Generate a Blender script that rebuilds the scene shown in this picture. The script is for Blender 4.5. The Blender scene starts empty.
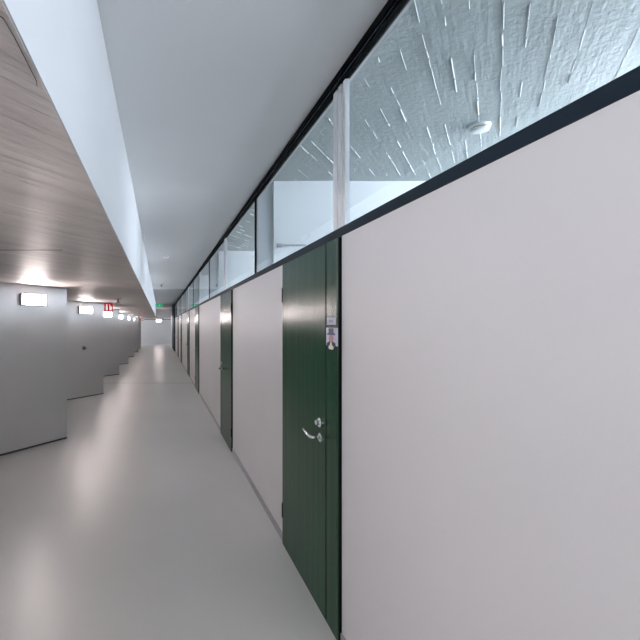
import bpy, bmesh, math, random
from mathutils import Vector, Matrix
random.seed(7)
S = bpy.context.scene
C = S.collection
PI = math.pi

# ------------------------------------------------------------------ measures
H = 1.647                 # eye height
XW = 0.940                # corridor face of the right wall
XD = 0.920                # face of the doors, a little proud of it
ZH = 2.107                # door head
ZT = 2.153                # top of the dark rail over the doors
ZC = 2.977                # white corridor ceiling
ZR = 3.077                # concrete ceiling of the rooms
XB = -0.259               # bulkhead face
ZS = 2.184                # concrete soffit on the left
XL = -1.352               # noses of the angled walls
STEP = 4.03
EDGE0 = 6.25
YB, YF = -5.0, 36.3       # ends of the corridor
D = Vector((0.6146, 0.7888, 0))     # direction of the boards and the angled walls
N = Vector((0.7888, -0.6146, 0))    # across them, towards the corridor

# ------------------------------------------------------------------ materials
def new_mat(name):
    m = bpy.data.materials.new(name); m.use_nodes = True
    nt = m.node_tree; b = nt.nodes['Principled BSDF']
    return m, nt, b

def setp(b, col, rough, spec=0.5, metal=0.0):
    b.inputs['Base Color'].default_value = (*col, 1)
    b.inputs['Roughness'].default_value = rough
    b.inputs['Specular IOR Level'].default_value = spec
    b.inputs['Metallic'].default_value = metal

def plain(name, col, rough=0.5, spec=0.5, metal=0.0, emit=None, estr=0.0):
    m, nt, b = new_mat(name); setp(b, col, rough, spec, metal)
    if emit:
        b.inputs['Emission Color'].default_value = (*emit, 1)
        b.inputs['Emission Strength'].default_value = estr
    return m

def noise(nt, vec, scale, detail=4, rough=0.55):
    n = nt.nodes.new('ShaderNodeTexNoise')
    n.inputs['Scale'].default_value = scale; n.inputs['Detail'].default_value = detail
    n.inputs['Roughness'].default_value = rough
    nt.links.new(vec, n.inputs['Vector']); return n

def mapped(nt, rot=(0, 0, 0), scale=(1, 1, 1)):
    g = nt.nodes.new('ShaderNodeNewGeometry')
    mp = nt.nodes.new('ShaderNodeMapping'); mp.inputs['Rotation'].default_value = rot
    nt.links.new(g.outputs['Position'], mp.inputs['Vector'])
    sc = nt.nodes.new('ShaderNodeMapping'); sc.inputs['Scale'].default_value = scale
    nt.links.new(mp.outputs['Vector'], sc.inputs['Vector'])
    return sc.outputs['Vector']

def vary(nt, b, fac, c0, c1, lo=0.3, hi=0.7):
    r = nt.nodes.new('ShaderNodeValToRGB')
    r.color_ramp.elements[0].position = lo; r.color_ramp.elements[1].position = hi
    r.color_ramp.elements[0].color = (*c0, 1); r.color_ramp.elements[1].color = (*c1, 1)
    nt.links.new(fac, r.inputs['Fac']); nt.links.new(r.outputs['Color'], b.inputs['Base Color'])

def bump(nt, b, h, strength, dist=0.02, prev=None):
    n = nt.nodes.new('ShaderNodeBump'); n.inputs['Strength'].default_value = strength
    n.inputs['Distance'].default_value = dist
    nt.links.new(h, n.inputs['Height'])
    if prev: nt.links.new(prev.outputs['Normal'], n.inputs['Normal'])
    nt.links.new(n.outputs['Normal'], b.inputs['Normal']); return n

ANG = math.atan2(D.y, D.x)

def mat_wall(name, c0, c1, rough=0.5, spec=0.35, bs=0.05):
    m, nt, b = new_mat(name); setp(b, c0, rough, spec)
    v = mapped(nt)
    vary(nt, b, noise(nt, v, 0.9, 5).outputs['Fac'], c0, c1)
    bump(nt, b, noise(nt, v, 60, 3).outputs['Fac'], bs, 0.01)
    return m

def mat_floor():
    m, nt, b = new_mat('epoxy_floor'); setp(b, (0.36, 0.36, 0.34), 0.2, 0.8)
    v = mapped(nt)
    vary(nt, b, noise(nt, v, 0.55, 6, 0.6).outputs['Fac'], (0.70, 0.695, 0.67), (0.75, 0.745, 0.72))
    r = nt.nodes.new('ShaderNodeMapRange')
    r.inputs['To Min'].default_value = 0.30; r.inputs['To Max'].default_value = 0.40
    nt.links.new(noise(nt, v, 3.0, 5).outputs['Fac'], r.inputs['Value'])
    nt.links.new(r.outputs['Result'], b.inputs['Roughness'])
    bump(nt, b, noise(nt, v, 2.2, 3).outputs['Fac'], 0.06, 0.03)
    return m

def mat_soffit():
    m, nt, b = new_mat('board_marked_concrete'); setp(b, (0.4, 0.38, 0.36), 0.5, 0.22)
    v = mapped(nt, (0, 0, -ANG), (1, 1, 1))
    grain = mapped(nt, (0, 0, -ANG), (0.55, 11, 1))
    fine = mapped(nt, (0, 0, -ANG), (2.5, 70, 1))
    n1 = noise(nt, grain, 1.0, 6, 0.6); n2 = noise(nt, fine, 1.0, 4)
    # each formwork board has its own slight tone
    sx = nt.nodes.new('ShaderNodeSeparateXYZ'); nt.links.new(v, sx.inputs['Vector'])
    dv = nt.nodes.new('ShaderNodeMath'); dv.operation = 'DIVIDE'; dv.inputs[1].default_value = 0.21
    nt.links.new(sx.outputs['Y'], dv.inputs[0])
    fl = nt.nodes.new('ShaderNodeMath'); fl.operation = 'FLOOR'; nt.links.new(dv.outputs[0], fl.inputs[0])
    wn = nt.nodes.new('ShaderNodeTexWhiteNoise'); wn.noise_dimensions = '1D'
    nt.links.new(fl.outputs[0], wn.inputs['W'])
    mx = nt.nodes.new('ShaderNodeMath'); mx.operation = 'MULTIPLY_ADD'
    mx.inputs[1].default_value = 0.12
    nt.links.new(wn.outputs['Value'], mx.inputs[0]); nt.links.new(n1.outputs['Fac'], mx.inputs[2])
    vary(nt, b, mx.outputs[0], (0.52, 0.485, 0.465), (0.64, 0.60, 0.575), 0.35, 0.75)
    p = bump(nt, b, n1.outputs['Fac'], 0.8, 0.05)
    bump(nt, b, n2.outputs['Fac'], 0.55, 0.014, p)
    return m

def mat_roomceil():
    m, nt, b = new_mat('painted_rough_concrete'); setp(b, (0.60, 0.62, 0.62), 0.6, 0.3)
    v = mapped(nt); grain = mapped(nt, (0, 0, -ANG), (3.5, 30, 1))
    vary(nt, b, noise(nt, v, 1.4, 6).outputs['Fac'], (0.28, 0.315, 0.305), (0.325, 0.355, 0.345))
    p = bump(nt, b, noise(nt, v, 26, 5, 0.6).outputs['Fac'], 0.30, 0.02)
    bump(nt, b, noise(nt, grain, 1.0, 5).outputs['Fac'], 0.32, 0.02, p)
    return m

def mat_door():
    m, nt, b = new_mat('green_lacquered_wood'); setp(b, (0.012, 0.075, 0.034), 0.27, 0.2)
    b.inputs['Anisotropic'].default_value = 0.75
    tg = nt.nodes.new('ShaderNodeCombineXYZ'); tg.inputs['Y'].default_value = 1.0     # vertical grain spreads highlights sideways
    nt.links.new(tg.outputs[0], b.inputs['Tangent'])
    grain = mapped(nt, (0, 0, 0), (1, 16, 0.25)); fine = mapped(nt, (0, 0, 0), (1, 110, 0.8))
    n = noise(nt, grain, 1.0, 4); f = noise(nt, fine, 1.0, 3)
    vary(nt, b, n.outputs['Fac'], (0.005, 0.050, 0.021), (0.007, 0.062, 0.027))
    p = bump(nt, b, n.outputs['Fac'], 0.12, 0.02)
    bump(nt, b, f.outputs['Fac'], 0.10, 0.004, p)
    return m

def mat_glass():
    m = bpy.data.materials.new('transom_glass'); m.use_nodes = True
    nt = m.node_tree; nt.nodes.clear()
    out = nt.nodes.new('ShaderNodeOutputMaterial'); mix = nt.nodes.new('ShaderNodeMixShader')
    tr = nt.nodes.new('ShaderNodeBsdfTransparent'); tr.inputs['Color'].default_value = (0.92, 0.95, 0.97, 1)
    gl = nt.nodes.new('ShaderNodeBsdfGlossy'); gl.inputs['Roughness'].default_value = 0.02
    fr = nt.nodes.new('ShaderNodeFresnel'); fr.inputs['IOR'].default_value = 1.45
    ge = nt.nodes.new('ShaderNodeNewGeometry'); inv = nt.nodes.new('ShaderNodeMath'); inv.operation = 'SUBTRACT'
    inv.inputs[0].default_value = 1.0; nt.links.new(ge.outputs['Backfacing'], inv.inputs[1])
    mu = nt.nodes.new('ShaderNodeMath'); mu.operation = 'MULTIPLY'     # the pane reflects at its outer face only
    nt.links.new(fr.outputs['Fac'], mu.inputs[0]); nt.links.new(inv.outputs[0], mu.inputs[1])
    nt.links.new(mu.outputs[0], mix.inputs['Fac']); nt.links.new(tr.outputs[0], mix.inputs[1])
    nt.links.new(gl.outputs[0], mix.inputs[2]); nt.links.new(mix.outputs[0], out.inputs['Surface'])
    return m

M = dict(
    wall=mat_wall('pale_grey_panel', (0.715, 0.69, 0.69), (0.745, 0.72, 0.72), 0.5, 0.3),
    left=mat_wall('grey_plaster', (0.64, 0.64, 0.64), (0.68, 0.68, 0.68), 0.33, 1.0, 0.02),
    white=mat_wall('white_paint', (0.51, 0.51, 0.51), (0.535, 0.535, 0.535), 0.55, 0.3),
    ceil=mat_wall('smooth_white_ceiling', (0.76, 0.765, 0.765), (0.79, 0.795, 0.795), 0.4, 0.4, 0.03),
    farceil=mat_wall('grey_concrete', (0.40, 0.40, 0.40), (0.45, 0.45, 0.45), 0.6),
    roomwall=mat_wall('room_white', (0.54, 0.57, 0.575), (0.58, 0.605, 0.61), 0.6, 0.2),
    floor=mat_floor(), soffit=mat_soffit(), roomceil=mat_roomceil(), door=mat_door(), glass=mat_glass(),
    ridge=plain('lightened_ridges', (0.46, 0.485, 0.485), 0.6, 0.3),  # lighter than the ceiling, painting in the light the ridges catch
    rail=plain('dark_blue_grey_steel', (0.015, 0.026, 0.038), 0.55, 0.08),
    black=plain('black_gasket', (0.004, 0.005, 0.005), 0.8, 0.08),
    edge=plain('dark_green_edge', (0.006, 0.03, 0.016), 0.35),
    bluestrip=plain('blue_highlight_strip', (0.06, 0.11, 0.15), 0.35),  # paints the bluish highlight along the head rail
    mullion=plain('white_mullion', (0.86, 0.86, 0.86), 0.4),
    greypost=plain('grey_post', (0.36, 0.40, 0.41), 0.4),
    base=plain('grey_skirting', (0.40, 0.40, 0.43), 0.45),
    darkbase=plain('dark_skirting', (0.07, 0.07, 0.07), 0.5),
    joint=plain('floor_joint', (0.10, 0.10, 0.10), 0.5),
    seam=plain('soffit_seam', (0.09, 0.08, 0.075), 0.7),
    chrome=plain('brushed_steel', (0.70, 0.71, 0.73), 0.22, 0.5, 1.0),
    lampbody=plain('lamp_housing', (0.42, 0.42, 0.43), 0.4),
    lamp=plain('lit_diffuser', (0.9, 0.9, 0.9), 0.4, 0.3, 0, (1.0, 0.87, 0.85), 66.0),
    plastic=plain('white_plastic', (0.72, 0.72, 0.71), 0.35),
    darkplastic=plain('dark_plastic', (0.05, 0.055, 0.06), 0.4),
    greyplastic=plain('grey_plastic', (0.27, 0.28, 0.29), 0.4),
    red=plain('sign_red', (0.45, 0.010, 0.02), 0.6, 0.2, 0, (0.6, 0.01, 0.02), 0.25),  # slight glow added to lift the shaded face of the fire signs
    green=plain('exit_green', (0.0, 0.22, 0.10), 0.4, 0.5, 0, (0.0, 0.45, 0.2), 0.35),
    signwhite=plain('sign_white', (0.8, 0.8, 0.8), 0.4),
    paper=plain('pale_paper', (0.56, 0.56, 0.66), 0.6),
    litwhite=plain('glowing_symbol', (0.85, 0.85, 0.85), 0.5, 0.3, 0, (1, 0.95, 0.93), 0.45),  # symbols given a glow to lift them out of the shade
    farwhite=plain('daylit_glazing_white', (0.88, 0.89, 0.90), 0.5, 0.3),  # daylight in the far glazing, put into a plain white
    ink=plain('faint_ink', (0.33, 0.33, 0.42), 0.6),
    hat=plain('hat_print', (0.10, 0.10, 0.15), 0.6),
    skin=plain('face_print', (0.42, 0.25, 0.23), 0.6),
    coat=plain('coat_print', (0.02, 0.022, 0.03), 0.6),
    shirt=plain('shirt_print', (0.62, 0.62, 0.58), 0.6),
)

# ------------------------------------------------------------------ mesh helpers
def link(name, verts, faces, mat, parent=None, loc=(0, 0, 0), smooth=False):
    me = bpy.data.meshes.new(name); me.from_pydata([tuple(v) for v in verts], [], faces)
    bm = bmesh.new(); bm.from_mesh(me); bmesh.ops.recalc_face_normals(bm, faces=bm.faces); bm.to_mesh(me); bm.free()
    me.materials.append(M[mat])
    if smooth:
        for p in me.polygons: p.use_smooth = True
    o = bpy.data.objects.new(name, me); C.objects.link(o); o.location = loc
    if parent: o.parent = parent
    return o

class MB:
    def __init__(s): s.v = []; s.f = []
    def box(s, x0, x1, y0, y1, z0, z1, mtx=None):
        i = len(s.v)
        vs = [Vector((x, y, z)) for z in (z0, z1) for x, y in ((x0, y0), (x1, y0), (x1, y1), (x0, y1))]
        if mtx: vs = [mtx @ v for v in vs]
        s.v += vs
        for q in ((3, 2, 1, 0), (4, 5, 6, 7), (0, 1, 5, 4), (1, 2, 6, 5), (2, 3, 7, 6), (3, 0, 4, 7)):
            s.f.append([i + k for k in q])
        return s
    def prism(s, pts, h0, h1, axis='z'):
        i = len(s.v); n = len(pts)
        def p(a, b, h): return Vector((a, b, h)) if axis == 'z' else (Vector((a, h, b)) if axis == 'y' else Vector((h, a, b)))
        s.v += [p(a, b, h0) for a, b in pts] + [p(a, b, h1) for a, b in pts]
        s.f.append([i + k for k in range(n)][::-1]); s.f.append([i + n + k for k in range(n)])
        for k in range(n):
            s.f.append([i + k, i + (k + 1) % n, i + n + (k + 1) % n, i + n + k])
        return s
    def lathe(s, prof, seg=24, mtx=None):
        i = len(s.v)
        for r, z in prof:
            for k in range(seg):
                a = 2 * PI * k / seg; v = Vector((r * math.cos(a), r * math.sin(a), z))
                s.v.append(mtx @ v if mtx else v)
        for j in range(len(prof) - 1):
            for k in range(seg):
                a, b = i + j * seg + k, i + j * seg + (k + 1) % seg
                s.f.append([a, b, b + seg, a + seg])
        s.f.append([i + k for k in range(seg)][::-1]); s.f.append([i + (len(prof) - 1) * seg + k for k in range(seg)])
        return s
    def tube(s, pts, r, seg=12):
        i = len(s.v); pts = [Vector(p) for p in pts]
        for j, p in enumerate(pts):
            t = (pts[min(j + 1, len(pts) - 1)] - pts[max(j - 1, 0)]).normalized()
            u = t.cross(Vector((0, 0, 1)));  u = u.normalized() if u.length > 1e-3 else Vector((1, 0, 0))
            w = u.cross(t)
            for k in range(seg):
                a = 2 * PI * k / seg; s.v.append(p + r * (math.cos(a) * u + math.sin(a) * w))
        for j in range(len(pts) - 1):
            for k in range(seg):
                a, b = i + j * seg + k, i + j * seg + (k + 1) % seg
                s.f.append([a, b, b + seg, a + seg])
        s.f.append([i + k for k in range(seg)][::-1]); s.f.append([i + (len(pts) - 1) * seg + k for k in range(seg)])
        return s
    def build(s, name, mat, parent=None, loc=(0, 0, 0), smooth=False, bevel=0):
        o = link(name, s.v, s.f, mat, parent, loc, smooth)
        if bevel:
            b = o.modifiers.new('bevel', 'BEVEL'); b.width = bevel; b.segments = 2; b.limit_method = 'ANGLE'
        return o

def tag(o, label, cat, group=None, kind=None):
    o['label'] = label; o['category'] = cat
    if group: o['group'] = group
    if kind: o['kind'] = kind
    return o

def struct(o, label, cat, group=None): return tag(o, label, cat, group, 'structure')

def empty(name, loc=(0, 0, 0), rz=0):
    o = bpy.data.objects.new(name, None); C.objects.link(o); o.location = loc; o.rotation_euler = (0, 0, rz)
    o.empty_display_size = 0.1
    return o

def copy_tree(o, parent=None):
    c = o.copy(); C.objects.link(c)
    if parent: c.parent = parent
    for ch in list(o.children): copy_tree(ch, c)
    return c

# ------------------------------------------------------------------ floor, ceilings, ends
struct(MB().box(-7, 5.2, YB - .2, YF + .2, -0.2, 0).build('floor', 'floor'),
       'glossy pale grey seamless resin floor of the corridor', 'floor')
struct(MB().box(-1.95, XW - .012, 12.19, 12.215, 0, 0.0015).build('trim_1', 'joint'),
       'thin dark joint line running across the grey floor', 'floor joint')
YC = 15.9
struct(MB().box(XB, XW + .03, YB, YC, ZC, ZC + .09).build('ceiling', 'ceil'),
       'smooth pale grey-white ceiling strip above the corridor', 'ceiling')
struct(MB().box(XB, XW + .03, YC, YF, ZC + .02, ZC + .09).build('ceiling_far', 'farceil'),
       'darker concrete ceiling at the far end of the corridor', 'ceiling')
struct(MB().box(-7, XB - .004, YB, YF, ZS, ZS + 1.0).build('ceiling_soffit', 'soffit'),
       'low brown-grey board-marked concrete soffit over the left side', 'ceiling')
struct(MB().box(XB - .004, XB, YB, YF, ZS + .002, ZC + .09).build('wall_bulkhead', 'white'),
       'white bulkhead face between the low soffit and the ceiling', 'wall')
struct(MB().box(XB - .012, 5.2, YB - .2, YF + .2, ZR, ZR + .2).build('ceiling_room', 'roomceil'),
       'rough painted concrete ceiling of the rooms behind the glass', 'ceiling')
# seam groove along the soffit edge near the camera
pts = [(-.300, .738), (-.283, .742), (-.274, .752), (-.2715, .80), (-.2715, .945), (-.276, .965)]
sm = MB()
for a, b in zip(pts, pts[1:]):
    d = Vector((b[0] - a[0], b[1] - a[1], 0)); n = Vector((-d.y, d.x, 0)).normalized() * .0008
    A, B = Vector((*a, 0)), Vector((*b, 0))
    sm.prism([(p.x, p.y) for p in (A - n, B - n, B + n, A + n)], ZS - .0012, ZS + .002)
struct(sm.build('trim_2', 'seam'), 'thin dark bent crack line near the edge of the low soffit', 'seam')
struct(MB().prism([(-3.2, 3.07), (-.70, 3.07), (-.70, 3.085), (-3.2, 3.092)], ZS - .0015, ZS + .002).build('trim_3', 'seam'),
       'straight dark joint line across the low concrete soffit', 'seam')

# far end: plain panel, dark rail at door-head height, daylit glazing above painted as a white strip, left part grey
struct(MB().box(-7, 1.04, YF, YF + .2, 0, ZH).build('wall_far', 'left'), 'grey wall closing the far end of the corridor', 'wall')
struct(MB().box(-7, 1.04, YF, YF + .2, ZT, ZR).build('far_glazing_strip', 'farwhite'), 'bright white strip painted as daylit glazing above the dark rail at the far end', 'wall')
struct(MB().box(-7, 1.04, YF - .01, YF + .2, ZH, ZT).build('trim_4', 'rail'), 'dark rail across the far end wall', 'rail')
# dark pier where the row of doors ends
struct(MB().box(.87, XW + .06, 27.0, 31.0, 0, ZC + .02).build('pillar', 'rail'), 'tall dark pier at the far end of the row of doors', 'pillar')
struct(MB().box(XW, 1.04, 31.0, YF, 0, ZC + .02).build('wall_right_far', 'white'), 'narrow white wall past the dark pier at the far end', 'wall')
# behind the camera: end wall with an opening added to let in light
bw = MB().box(-7, -3.4, YB - .2, YB, 0, ZS).box(XB, 5.2, YB - .2, YB, 0, ZR).box(-3.4, XB, YB - .2, YB, 0, 1.6).box(-3.4, XB, YB - .2, YB, 2.1, ZS)
struct(bw.build('wall_back', 'left'), 'unseen grey end wall of the corridor with a wide opening added for light', 'wall')

# ------------------------------------------------------------------ angled walls on the left
ORD = ['second angled grey wall behind the camera side', 'angled grey wall beside the camera', 'nearest large grey angled wall at the left edge',
       'second grey angled wall, with a small dark knob', 'grey angled wall behind the nearer red sign', 'narrow grey angled wall just past the nearer red sign',
       'thin dark sliver of angled wall left of the far wall', 'thin sliver of angled wall nearest the far wall', 'sliver of angled wall carrying the far red sign']
def nose(k): return Vector((XL, EDGE0 + STEP * k, 0))
T_RET, T_PAN = 2.477 * STEP / 4.03, 3.178 * STEP / 4.03
for k in range(-1, 7):
    e = nose(k); p0 = e - D * T_PAN; p1 = e - N * T_RET
    b = MB().prism([(e.x, e.y), (p1.x, p1.y), (-7, p1.y), (-7, p0.y), (p0.x, p0.y)], 0, ZS)
    struct(b.build('wall_left', 'left'), ORD[k + 2], 'wall')
    a, c = p0 + N * .004, e + N * .004
    q = MB().prism([(e.x, e.y), (c.x, c.y), (a.x, a.y), (p0.x, p0.y)], 0, .022)
    struct(q.build('baseboard_left', 'darkbase'), 'thin dark line at the foot of the ' + ORD[k + 2].replace('with a small dark knob', 'with the knob'), 'skirting')

gw = MB().box(-5.2, -5, YB, -.29, 0, 1.4).box(-5.2, -5, YB, -.29, 2.12, ZS).box(-5.2, -5, -.5, -.29, .8, 2.12).box(-5.2, -5, YB, -1.5, .8, 2.12)  # unseen opening added behind the camera to brighten the near wall
struct(gw.build('wall_left_added_openings', 'left'), 'unseen wall on the left behind the camera with an opening added for light', 'wall')
fw = MB().box(-5.2, -5, 31.9, YF, 0, 1.2).box(-5.2, -5, 31.9, YF, 2.1, ZS).box(-5.2, -5, 31.9, 32.3, .6, 2.1).box(-5.2, -5, 35.9, YF, .6, 2.1)  # unseen opening added round the corner to brighten the far end
struct(fw.build('wall_far_added_opening', 'left'), 'unseen wall round the corner with an opening added to light the far end', 'wall')

# ------------------------------------------------------------------ wall lights
def make_light():
    r = empty('wall_light')
    MB().box(-.200, .200, -.020, 0, -.078, .078).box(-.200, -.188, -.054, -.020, -.078, .078).box(.188, .200, -.054, -.020, -.078, .078).box(-.188, .188, -.054, -.020, -.078, -.068).box(-.188, .188, -.054, -.020, .068, .078).build('housing', 'lampbody', r)
    # slightly bowed diffuser
    pr = [(-.187, -.022), (.187, -.022), (.187, -.050), (.15, -.053), (.07, -.055), (-.07, -.055), (-.15, -.053), (-.187, -.050)]
    MB().prism(pr, -.067, .067).build('diffuser', 'lamp', r)
    return r
LL = {0: 'large glowing white wall light on the nearest angled wall', 1: 'glowing wall light on the second angled wall, above the small dark knob',
      2: 'glowing wall light directly below the nearer red sign', 3: 'half-hidden glowing wall light just right of the nearer red sign',
      4: 'tiny sliver of wall light on the thin dark angled wall'}
proto = make_light(); first = True
for k in range(-1, 7):
    o = proto if first else copy_tree(proto); first = False
    c = nose(k) - D * .595 + N * .001
    o.location = (c.x, c.y, 1.985); o.rotation_euler = (0, 0, ANG)
    tag(o, LL.get(k, 'glowing wall light on an angled wall out of sight from here'), 'wall light', 'wall lights along the angled walls')
o = copy_tree(proto); o.location = (-.09, YF - .001, 2.0); o.rotation_euler = (0, 0, 0)
tag(o, 'bright wall light on the far end wall under the bulkhead', 'wall light', 'wall lights along the angled walls')

# knob on the second angled wall
c = nose(1) - D * .62
o = empty('round_handle', (c.x, c.y, 1.12), ANG)
mt = Matrix.Rotation(PI / 2, 4, 'X')
MB().lathe([(.045, -.0), (.045, .008), (.040, .012)], 24, mt).build('backplate', 'greyplastic', o)
MB().lathe([(.016, .012), (.016, .03), (.025, .036), (.027, .046), (.021, .052)], 24, mt).build('knob', 'greyplastic', o, smooth=False)
tag(o, 'small round dark knob on the second angled wall', 'knob')

# ------------------------------------------------------------------ right wall
pairs = []
for k in range(0, 4):
    y = 2.222 + 2 * STEP * k
    pairs.append((y, y + 1.018, +1))           # handle at the near side
    if k < 3: pairs.append((y + 3.326, y + 4.344, -1))
cuts = [YB] + [v for p in pairs for v in p[:2]] + [27.0]
names = ['long pale grey wall panel filling the right of the picture'] + [
    'pale grey wall panel between the %s and %s green doors' % (a, b) for a, b in
    (('nearest', 'second'), ('second', 'third'), ('third', 'fourth'), ('fourth', 'fifth'), ('fifth', 'sixth'), ('sixth', 'seventh'))] + ['narrow pale wall strip before the dark pier']
for i in range(0, len(cuts), 2):
    y0, y1 = cuts[i], cuts[i + 1]
    if y1 - y0 < .02: continue
    struct(MB().box(XW, 1.04, y0, y1, 0, ZH).build('wall_right', 'wall'), names[i // 2], 'wall')
    if i > 0:
        struct(MB().box(XW - .008, XW, y0, y1, 0, .055).build('baseboard_right', 'base'), 'low grey skirting under the ' + names[i // 2], 'skirting')
struct(MB().box(XW - .008, XW, YB, 2.222, 0, .055).build('baseboard_right', 'base'), 'low grey skirting under the long panel nearest the camera', 'skirting')
struct(MB().box(XW - .004, 1.04, YB, 27.0, ZH, ZT).build('trim_5', 'rail'), 'long dark rail running over the doors and wall panels', 'rail')
top = empty('trim_6', (0, 0, 0)); struct(top, 'dark stepped head rail of the glazing under the ceiling', 'rail')
MB().box(XW - .006, XW + .036, YB, 27.0, ZC - .036, ZC - .002).build('upper_rail', 'black', top)
MB().box(XW + .004, XW + .036, YB, 27.0, ZC - .046, ZC - .036).build('middle_rail', 'bluestrip', top)
MB().box(XW + .002, XW + .036, YB, 27.0, ZC - .064, ZC - .046).build('lower_rail', 'black', top)
struct(MB().box(XW + .03, 1.04, YB, 27.0, ZC - .002, ZR).build('trim_7', 'white'), 'white edge over the glazing', 'trim')

# doors ---------------------------------------------------------------
ORDN = ['nearest', 'second', 'third', 'fourth', 'fifth', 'sixth', 'seventh']
def make_door(i, y0, y1, s):
    """s=+1: post and lever at the near side; the door is built from its lever side, y measured away from it"""
    r = empty('door_%d' % (i + 1), (XD, y0 if s > 0 else y1, 0))
    def Y(a): return a * s
    def bx(mb, x0, x1, a, b, z0, z1):
        p, q = sorted((Y(a), Y(b))); return mb.box(x0, x1, p, q, z0, z1)
    bx(MB(), 0, .10, .016, .156, .004, ZH - .007).build('side_panel', 'door', r, bevel=.002)
    bx(MB(), .0005, .009, .008, .016, .004, ZH - .007).build('side_panel_edge', 'edge', r)
    g = bx(MB(), .009, .10, .006, .016, .004, ZH - .007); bx(g, .021, .1, 0, .006, .004, ZH - .007)
    bx(g, .0012, .10, .156, .172, .004, ZH - .007); bx(g, .012, .1, 1.008, 1.018, .004, ZH - .007)
    g.build('frame_gap', 'black', r)
    # leaf: vertical boards with fine joints between them
    lf = MB(); n = 8; w = .838 / n
    for k in range(n):
        a = .171 + k * w
        bx(lf, 0, .05, a + (.0006 if k else 0), a + w - .0006, .006, ZH - .010)
    bx(lf, .003, .06, .172, 1.007, .006, ZH - .010)
    leaf = lf.build('leaf', 'door', r)
    for z in (.200, 1.815):
        h = MB().lathe([(.004, 0), (.004, .11)], 12, Matrix.Translation((-.001, Y(1.012), z)))
        bx(h, -.001, .02, 1.008, 1.017, z, z + .11)
        h.build('hinge', 'black', r)
    # lever handle with rose
    mx = Matrix.Rotation(-PI / 2, 4, 'Y')
    hz, hy = 1.005, .235
    hd = MB().lathe([(.026, 0), (.026, .007), (.022, .010)], 24, Matrix.Translation((0, Y(hy), hz)) @ mx)
    hdl = hd.build('door_handle', 'chrome', r)
    lv = MB().tube([(-.008, Y(hy), hz), (-.045, Y(hy), hz), (-.056, Y(hy + .006), hz), (-.060, Y(hy + .016), hz + .002), (-.060, Y(hy + .06), hz + .010), (-.060, Y(hy + .112), hz + .020)], .0095, 12)
    lv.build('lever', 'chrome', hdl, smooth=True)
    lk = MB().lathe([(.027, 0), (.027, .010), (.024, .014)], 24, Matrix.Translation((0, Y(hy), hz + .085)) @ mx)
    lko = lk.build('lock', 'chrome', r)
    kb = bx(MB(), -.032, -.012, hy - .013, hy + .013, hz + .072, hz + .098)
    kb.build('thumb_turn', 'chrome', lko, bevel=.002)
    extra = {0: 'with a picture card on its side panel', 1: 'with its lever on the far edge', 2: 'narrow in view beyond the second'}.get(i, 'seen as a thin strip')
    tag(r, '%s green door in the right wall, %s' % (ORDN[i], extra), 'door', 'green doors along the corridor', 'structure')
    return r
for i, (a, b, s) in enumerate(pairs): make_door(i, a, b, s)

# glazing over the doors ----------------------------------------------
XG = XW + .014
mid0 = 2.285
bars = [(-1.765, 'w'), (.29, 'd')]
y = mid0; kind = 'w'
while y < 26.8:
    bars.append((y, kind)); y += STEP / 2; kind = 'd' if kind == 'w' else 'w'
PANE = ['in the foreground, showing the rough ceiling and a detector', 'above the nearest green door, showing a white room wall', 'second beyond the nearest green door',
        'above the second green door', 'next beyond the second green door']
for j in range(len(bars) - 1):
    (y0, k0), (y1, k1) = bars[j], bars[j + 1]
    h0, h1 = (.075 if k0 == 'w' else .011), (.075 if k1 == 'w' else .011)
    w = empty('window_%d' % (j + 1), (XG, y0 + h0, ZT))
    L = (y1 - h1) - (y0 + h0)
    MB().box(0, .008, .001, L - .001, 0, ZC - .064 - ZT).build('pane', 'glass', w)
    lab = PANE[j - 1] if 0 <= j - 1 < len(PANE) else ('beside the camera' if j == 0 else 'number %d away in the receding row' % j)
    tag(w, 'long glass pane over the wall, ' + lab, 'window', 'glass panes over the right wall', 'structure')
for y, k in bars:
    if k == 'w':
        t = empty('mullion', (XW, y, ZT))
        z = ZC - .064 - ZT
        MB().box(.012, .034, -.075, -.048, 0, z).build('face_strip', 'mullion', t)
        MB().box(.020, .034, -.048, -.030, 0, z).build('face_strip', 'mullion', t)
        MB().box(.010, .034, -.030, .010, 0, z).build('face_strip', 'mullion', t)
        MB().box(.020, .034, .010, .030, 0, z).build('face_strip', 'mullion', t)
        MB().box(.012, .034, .030, .075, 0, z).build('face_strip', 'mullion', t)
        lab = 'wide white mullion right above the edge of the nearest green door' if abs(y - mid0) < .01 else 'wide pale mullion farther along the glass over the wall'
    else:
        t = MB().box(.008, .030, -.011, .011, 0, ZC - .064 - ZT).build('mullion', 'black', None, (XW, y, ZT))
        lab = 'thin dark joint in the glass beyond the nearest green door' if abs(y - 4.30) < .05 else 'thin dark joint farther along the glass over the wall'
    tag(t, lab, 'mullion', 'wide mullions' if k == 'w' else 'thin glass joints', 'structure')

# rooms behind the glass ----------------------------------------------
py = [.29 + STEP * k for k in range(-1, 8)]
for i, y in enumerate(py):
    o = MB().box(1.13, 4.0, y - .05, y + .05, 0, ZR).build('wall_partition', 'roomwall')
    struct(o, 'white room wall seen through the glass over the nearest door' if i == 2 else 'white room wall seen through the glass farther along', 'wall', 'room partitions')
    o = MB().box(XW + .036, 1.13, y - .012, y + .012, 0, ZR).build('trim_post', 'greypost')
    struct(o, 'grey strip joining the room wall to the glass', 'trim', 'partition end strips')
ow = MB()
ends = [YB] + py + [YF]
for a, b in zip(ends, ends[1:]):
    y0, y1 = a + (.05 if a != YB else 0), b - (.05 if b != YF else 0)
    ow.box(4.0, 4.2, a, b, 0, 2.1).box(4.0, 4.2, a, b, 3.06, ZR)
    ow.box(4.0, 4.2, a, a + .15, 2.1, 3.06).box(4.0, 4.2, b - .15, b, 2.1, 3.06)
struct(ow.build('wall_outer', 'roomwall'), 'outer wall of the rooms with a window in each', 'wall')
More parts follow.
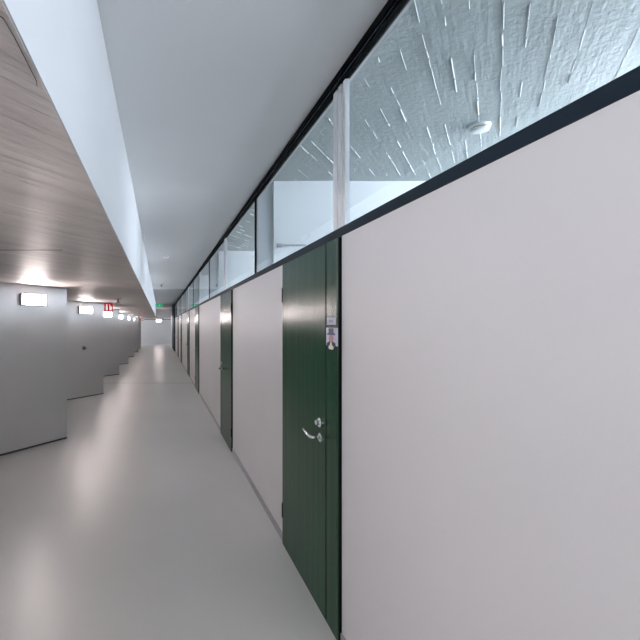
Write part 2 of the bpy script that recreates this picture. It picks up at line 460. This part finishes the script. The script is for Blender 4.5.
# raised fins left by the gaps between the formwork boards
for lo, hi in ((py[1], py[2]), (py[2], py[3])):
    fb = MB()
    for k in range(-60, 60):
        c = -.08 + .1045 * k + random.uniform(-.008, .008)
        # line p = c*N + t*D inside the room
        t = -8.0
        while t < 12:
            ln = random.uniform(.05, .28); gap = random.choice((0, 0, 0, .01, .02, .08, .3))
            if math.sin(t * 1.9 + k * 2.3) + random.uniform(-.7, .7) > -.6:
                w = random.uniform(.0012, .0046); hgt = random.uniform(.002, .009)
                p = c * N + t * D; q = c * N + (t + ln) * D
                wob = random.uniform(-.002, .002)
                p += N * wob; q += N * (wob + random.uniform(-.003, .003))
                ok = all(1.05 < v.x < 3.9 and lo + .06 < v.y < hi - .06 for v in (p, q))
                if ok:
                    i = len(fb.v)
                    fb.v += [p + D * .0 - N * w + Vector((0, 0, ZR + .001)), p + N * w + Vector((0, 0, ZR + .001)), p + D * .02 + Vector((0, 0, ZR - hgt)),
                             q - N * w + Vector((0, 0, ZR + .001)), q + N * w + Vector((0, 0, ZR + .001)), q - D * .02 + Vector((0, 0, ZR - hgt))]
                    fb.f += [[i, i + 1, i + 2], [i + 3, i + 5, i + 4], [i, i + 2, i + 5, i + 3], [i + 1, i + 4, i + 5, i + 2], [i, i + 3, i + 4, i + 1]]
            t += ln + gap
    struct(fb.build('ceiling_ridges', 'ridge'), 'raised ridges, lightened as if catching light, between board marks on the %s room ceiling' % ('nearest' if lo < 1 else 'second'), 'ceiling')

# slim rail on the room wall behind the glass
o = MB().box(1.16, 1.44, 4.235, 4.262, 2.428, 2.442).box(1.16, 1.20, 4.228, 4.262, 2.415, 2.45).build('wall_rail', 'greyplastic')
tag(o, 'short thin grey rail on the white room wall behind the glass', 'rail')

# ------------------------------------------------------------------ small things
def detector(loc, r, label, s=1):
    o = empty('smoke_detector', loc)
    MB().lathe([(r, 0), (r, -.014), (r * .92, -.018)], 32).build('base', 'plastic', o)
    MB().lathe([(r * .80, -.018), (r * .80, -.026)], 32).build('smoke_slot', 'darkplastic', o)
    MB().lathe([(r * .9, -.026), (r * .86, -.040), (r * .6, -.047), (r * .2, -.048)], 32).build('cap', 'plastic', o)
    tag(o, label, 'smoke detector')
    return o
detector((2.29, 3.08, ZR), .066, 'white round smoke detector on the rough concrete ceiling behind the glass')
detector((.11, 8.3, ZC), .055, 'small white detector on the smooth ceiling far down the corridor')
def sprinkler(loc, label, s=1.0):
    o = empty('ceiling_sprinkler', loc)
    MB().lathe([(.05 * s, 0), (.05 * s, -.008), (.03 * s, -.014)], 24).build('escutcheon', 'greyplastic', o)
    MB().lathe([(.014 * s, -.014), (.014 * s, -.05 * s), (.035 * s, -.055 * s), (.035 * s, -.06 * s)], 16).build('deflector', 'darkplastic', o)
    tag(o, label, 'sprinkler')
sprinkler((.045, 14.2, ZC), 'dark dot of a sprinkler on the ceiling before the exit sign')
sprinkler((-.855, 8.75, ZS), 'dark sprinkler head under the low soffit above the nearer red sign', 1.5)
o = MB().box(0, .03, -.12, .12, -.07, 0).build('ceiling_sensor', 'plastic', None, (XB, 6.35, ZC), bevel=.004)
tag(o, 'small pale box at the top of the white bulkhead', 'sensor')

# fire signs: flags fixed at the noses of the angled walls, under the soffit
def ngon(cx, cz, rx, rz, n=12): return [(cx + rx * math.cos(2 * PI * k / n), cz + rz * math.sin(2 * PI * k / n)) for k in range(n)]
def fire_sign():
    r = empty('fire_sign')
    w = .208
    MB().box(0, w, 0, .006, -.212, -.004).build('plate', 'red', r)
    MB().box(.01, w - .01, -.002, .012, -.004, 0).build('bracket', 'greyplastic', r)
    f = -.0012
    # extinguisher: body, neck, hose
    e = MB().prism([(.040, -.180), (.082, -.180), (.082, -.085), (.072, -.066), (.050, -.066), (.040, -.085)], f, 0.0005, 'y')
    e.prism([(.054, -.066), (.068, -.066), (.068, -.035), (.054, -.035)], f, 0.0005, 'y')
    e.prism([(.044, -.035), (.090, -.030), (.090, -.040), (.044, -.046)], f, 0.0005, 'y')
    e.build('extinguisher_symbol', 'litwhite', r)
    h = MB().prism([(.128, -.180), (.140, -.180), (.140, -.030), (.128, -.030)], f, 0.0005, 'y')
    h.prism([(.140, -.180), (.178, -.180), (.184, -.120), (.172, -.070), (.160, -.105), (.150, -.060), (.140, -.110)], f, 0.0005, 'y')
    h.build('flame_symbol', 'litwhite', r)
    return r
fs = fire_sign(); fs.location = (-1.352, 10.42, ZS)
tag(fs, 'larger square red fire sign with two white symbols beside the second wall light', 'sign', 'red fire signs under the soffit')
f2 = copy_tree(fs); f2.location = (-1.352, 30.55, ZS)
tag(f2, 'tiny red fire sign far away near the end wall', 'sign', 'red fire signs under the soffit')

# exit sign hanging from the ceiling
ex = empty('exit_sign', (-.055, 24.0, ZC + .02))
MB().box(-.20, .20, -.03, .03, -.335, -.165).build('box', 'green', ex, bevel=.004)
for x in (-.14, .14): MB().lathe([(.006, -.166), (.006, 0)], 10, Matrix.Translation((x, 0, 0))).build('hanger', 'greyplastic', ex)
a = MB().prism([(-.175, -.258), (-.175, -.242), (-.12, -.242), (-.12, -.222), (-.08, -.25), (-.12, -.278), (-.12, -.258)], -.0325, -.029, 'y')
a.build('arrow_symbol', 'signwhite', ex)
m = MB().prism(ngon(.035, -.197, .013, .013), -.0325, -.029, 'y')
m.prism([(.0, -.222), (.04, -.213), (.055, -.24), (.09, -.245), (.088, -.256), (.048, -.252), (.04, -.232), (.025, -.265), (.055, -.285), (.045, -.32), (.034, -.317), (.04, -.29), (.012, -.278), (-.01, -.305), (-.04, -.307), (-.04, -.296), (-.015, -.293), (.012, -.232), (-.008, -.235), (-.02, -.258), (-.03, -.252)], -.0325, -.029, 'y')
m.build('running_figure_symbol', 'signwhite', ex)
tag(ex, 'small green exit sign with an arrow hanging from the far ceiling', 'sign')

# name plate and picture card on the side panel of the nearest door (y runs away from the camera)
pl = MB().box(-.004, 0, 2.246, 2.362, 1.648, 1.687).build('name_plate', 'paper', None, (XD, 0, 0))
mk = MB()
for a, b in ((2.278, 2.292), (2.297, 2.311), (2.316, 2.330)): mk.box(-.0046, -.0036, a, b, 1.660, 1.675)
mk.build('printed_marks', 'ink', pl)
tag(pl, 'small pale name plate just above the picture card on the green side panel', 'plate')
pc = MB().box(-.003, 0, 2.2225, 2.372, 1.536, 1.632).build('picture_card', 'paper', None, (XD, 0, 0))
def fl(name, pts, mat, d):
    MB().prism(pts, -.003 - d, -.0028, 'x').build(name, mat, pc)
cy = 2.304
def sc(pts): return [(cy + a, z) for a, z in pts]
fl('hat', sc([(-.054, 1.593), (.054, 1.593), (.050, 1.602), (.032, 1.606), (.034, 1.628), (.020, 1.630), (-.020, 1.630), (-.034, 1.628), (-.032, 1.606), (-.050, 1.602)]), 'hat', .0012)
fl('face', sc([(.031 * math.cos(a), 1.574 + .026 * math.sin(a)) for a in [2 * PI * k / 16 for k in range(16)]]), 'skin', .0008)
fl('neck', sc([(-.014, 1.535), (.014, 1.535), (.014, 1.560), (-.014, 1.560)]), 'skin', .0006)
fl('coat', sc([(-.062, 1.534), (-.056, 1.550), (-.018, 1.560), (0, 1.53), (.018, 1.560), (.056, 1.550), (.062, 1.534), (.04, 1.528), (-.04, 1.528)]), 'coat', .001)
fl('shirt', sc([(-.036, 1.528), (-.013, 1.540), (-.007, 1.553), (.007, 1.553), (.013, 1.540), (.036, 1.528), (.026, 1.516), (-.026, 1.516)]), 'shirt', .0014)
tag(pc, 'small picture card of a person in a tall dark hat on the green side panel', 'picture')

# ------------------------------------------------------------------ daylight
w = bpy.data.worlds.new('sky'); S.world = w; w.use_nodes = True
bg = w.node_tree.nodes['Background']
bg.inputs['Color'].default_value = (0.86, 0.92, 1.03, 1); bg.inputs['Strength'].default_value = 18.0
def portal(name, loc, rot, sx, sy):
    l = bpy.data.lights.new(name, 'AREA'); l.shape = 'RECTANGLE'; l.size = sx; l.size_y = sy
    l.cycles.is_portal = True
    o = bpy.data.objects.new(name, l); C.objects.link(o); o.location = loc; o.rotation_euler = rot
    return o
for a, b in zip(ends, ends[1:]):
    portal('window_daylight', (4.1, (a + b) / 2, 2.58), (0, PI / 2, 0), .96, b - a - .3)
portal('added_back_daylight', (-1.83, YB - .1, 1.85), (PI / 2, 0, PI), 3.14, .5)  # sky light through the opening added behind the camera

portal('added_side_daylight', (-5.1, -1.0, 1.76), (0, -PI / 2, 0), .72, 1.0)  # sky light through the added opening on the left
portal('added_far_side_daylight', (-5.1, 34.1, 1.65), (0, -PI / 2, 0), .9, 3.6)  # sky light through the added opening round the far corner

# ------------------------------------------------------------------ camera
cam = bpy.data.cameras.new('camera'); co = bpy.data.objects.new('camera', cam); C.objects.link(co)
co.location = (0, 0, H); co.rotation_euler = (PI / 2, 0, 0)
cam.sensor_fit = 'HORIZONTAL'; cam.sensor_width = 36; cam.lens = 430 / 640 * 36
cam.shift_x = 0.25; cam.shift_y = 5 / 640; cam.clip_start = .02
S.camera = co
vs = S.view_settings
vs.view_transform = 'Standard'; vs.look = 'None'; vs.gamma = 1; vs.use_curve_mapping = False; vs.exposure = 0.43
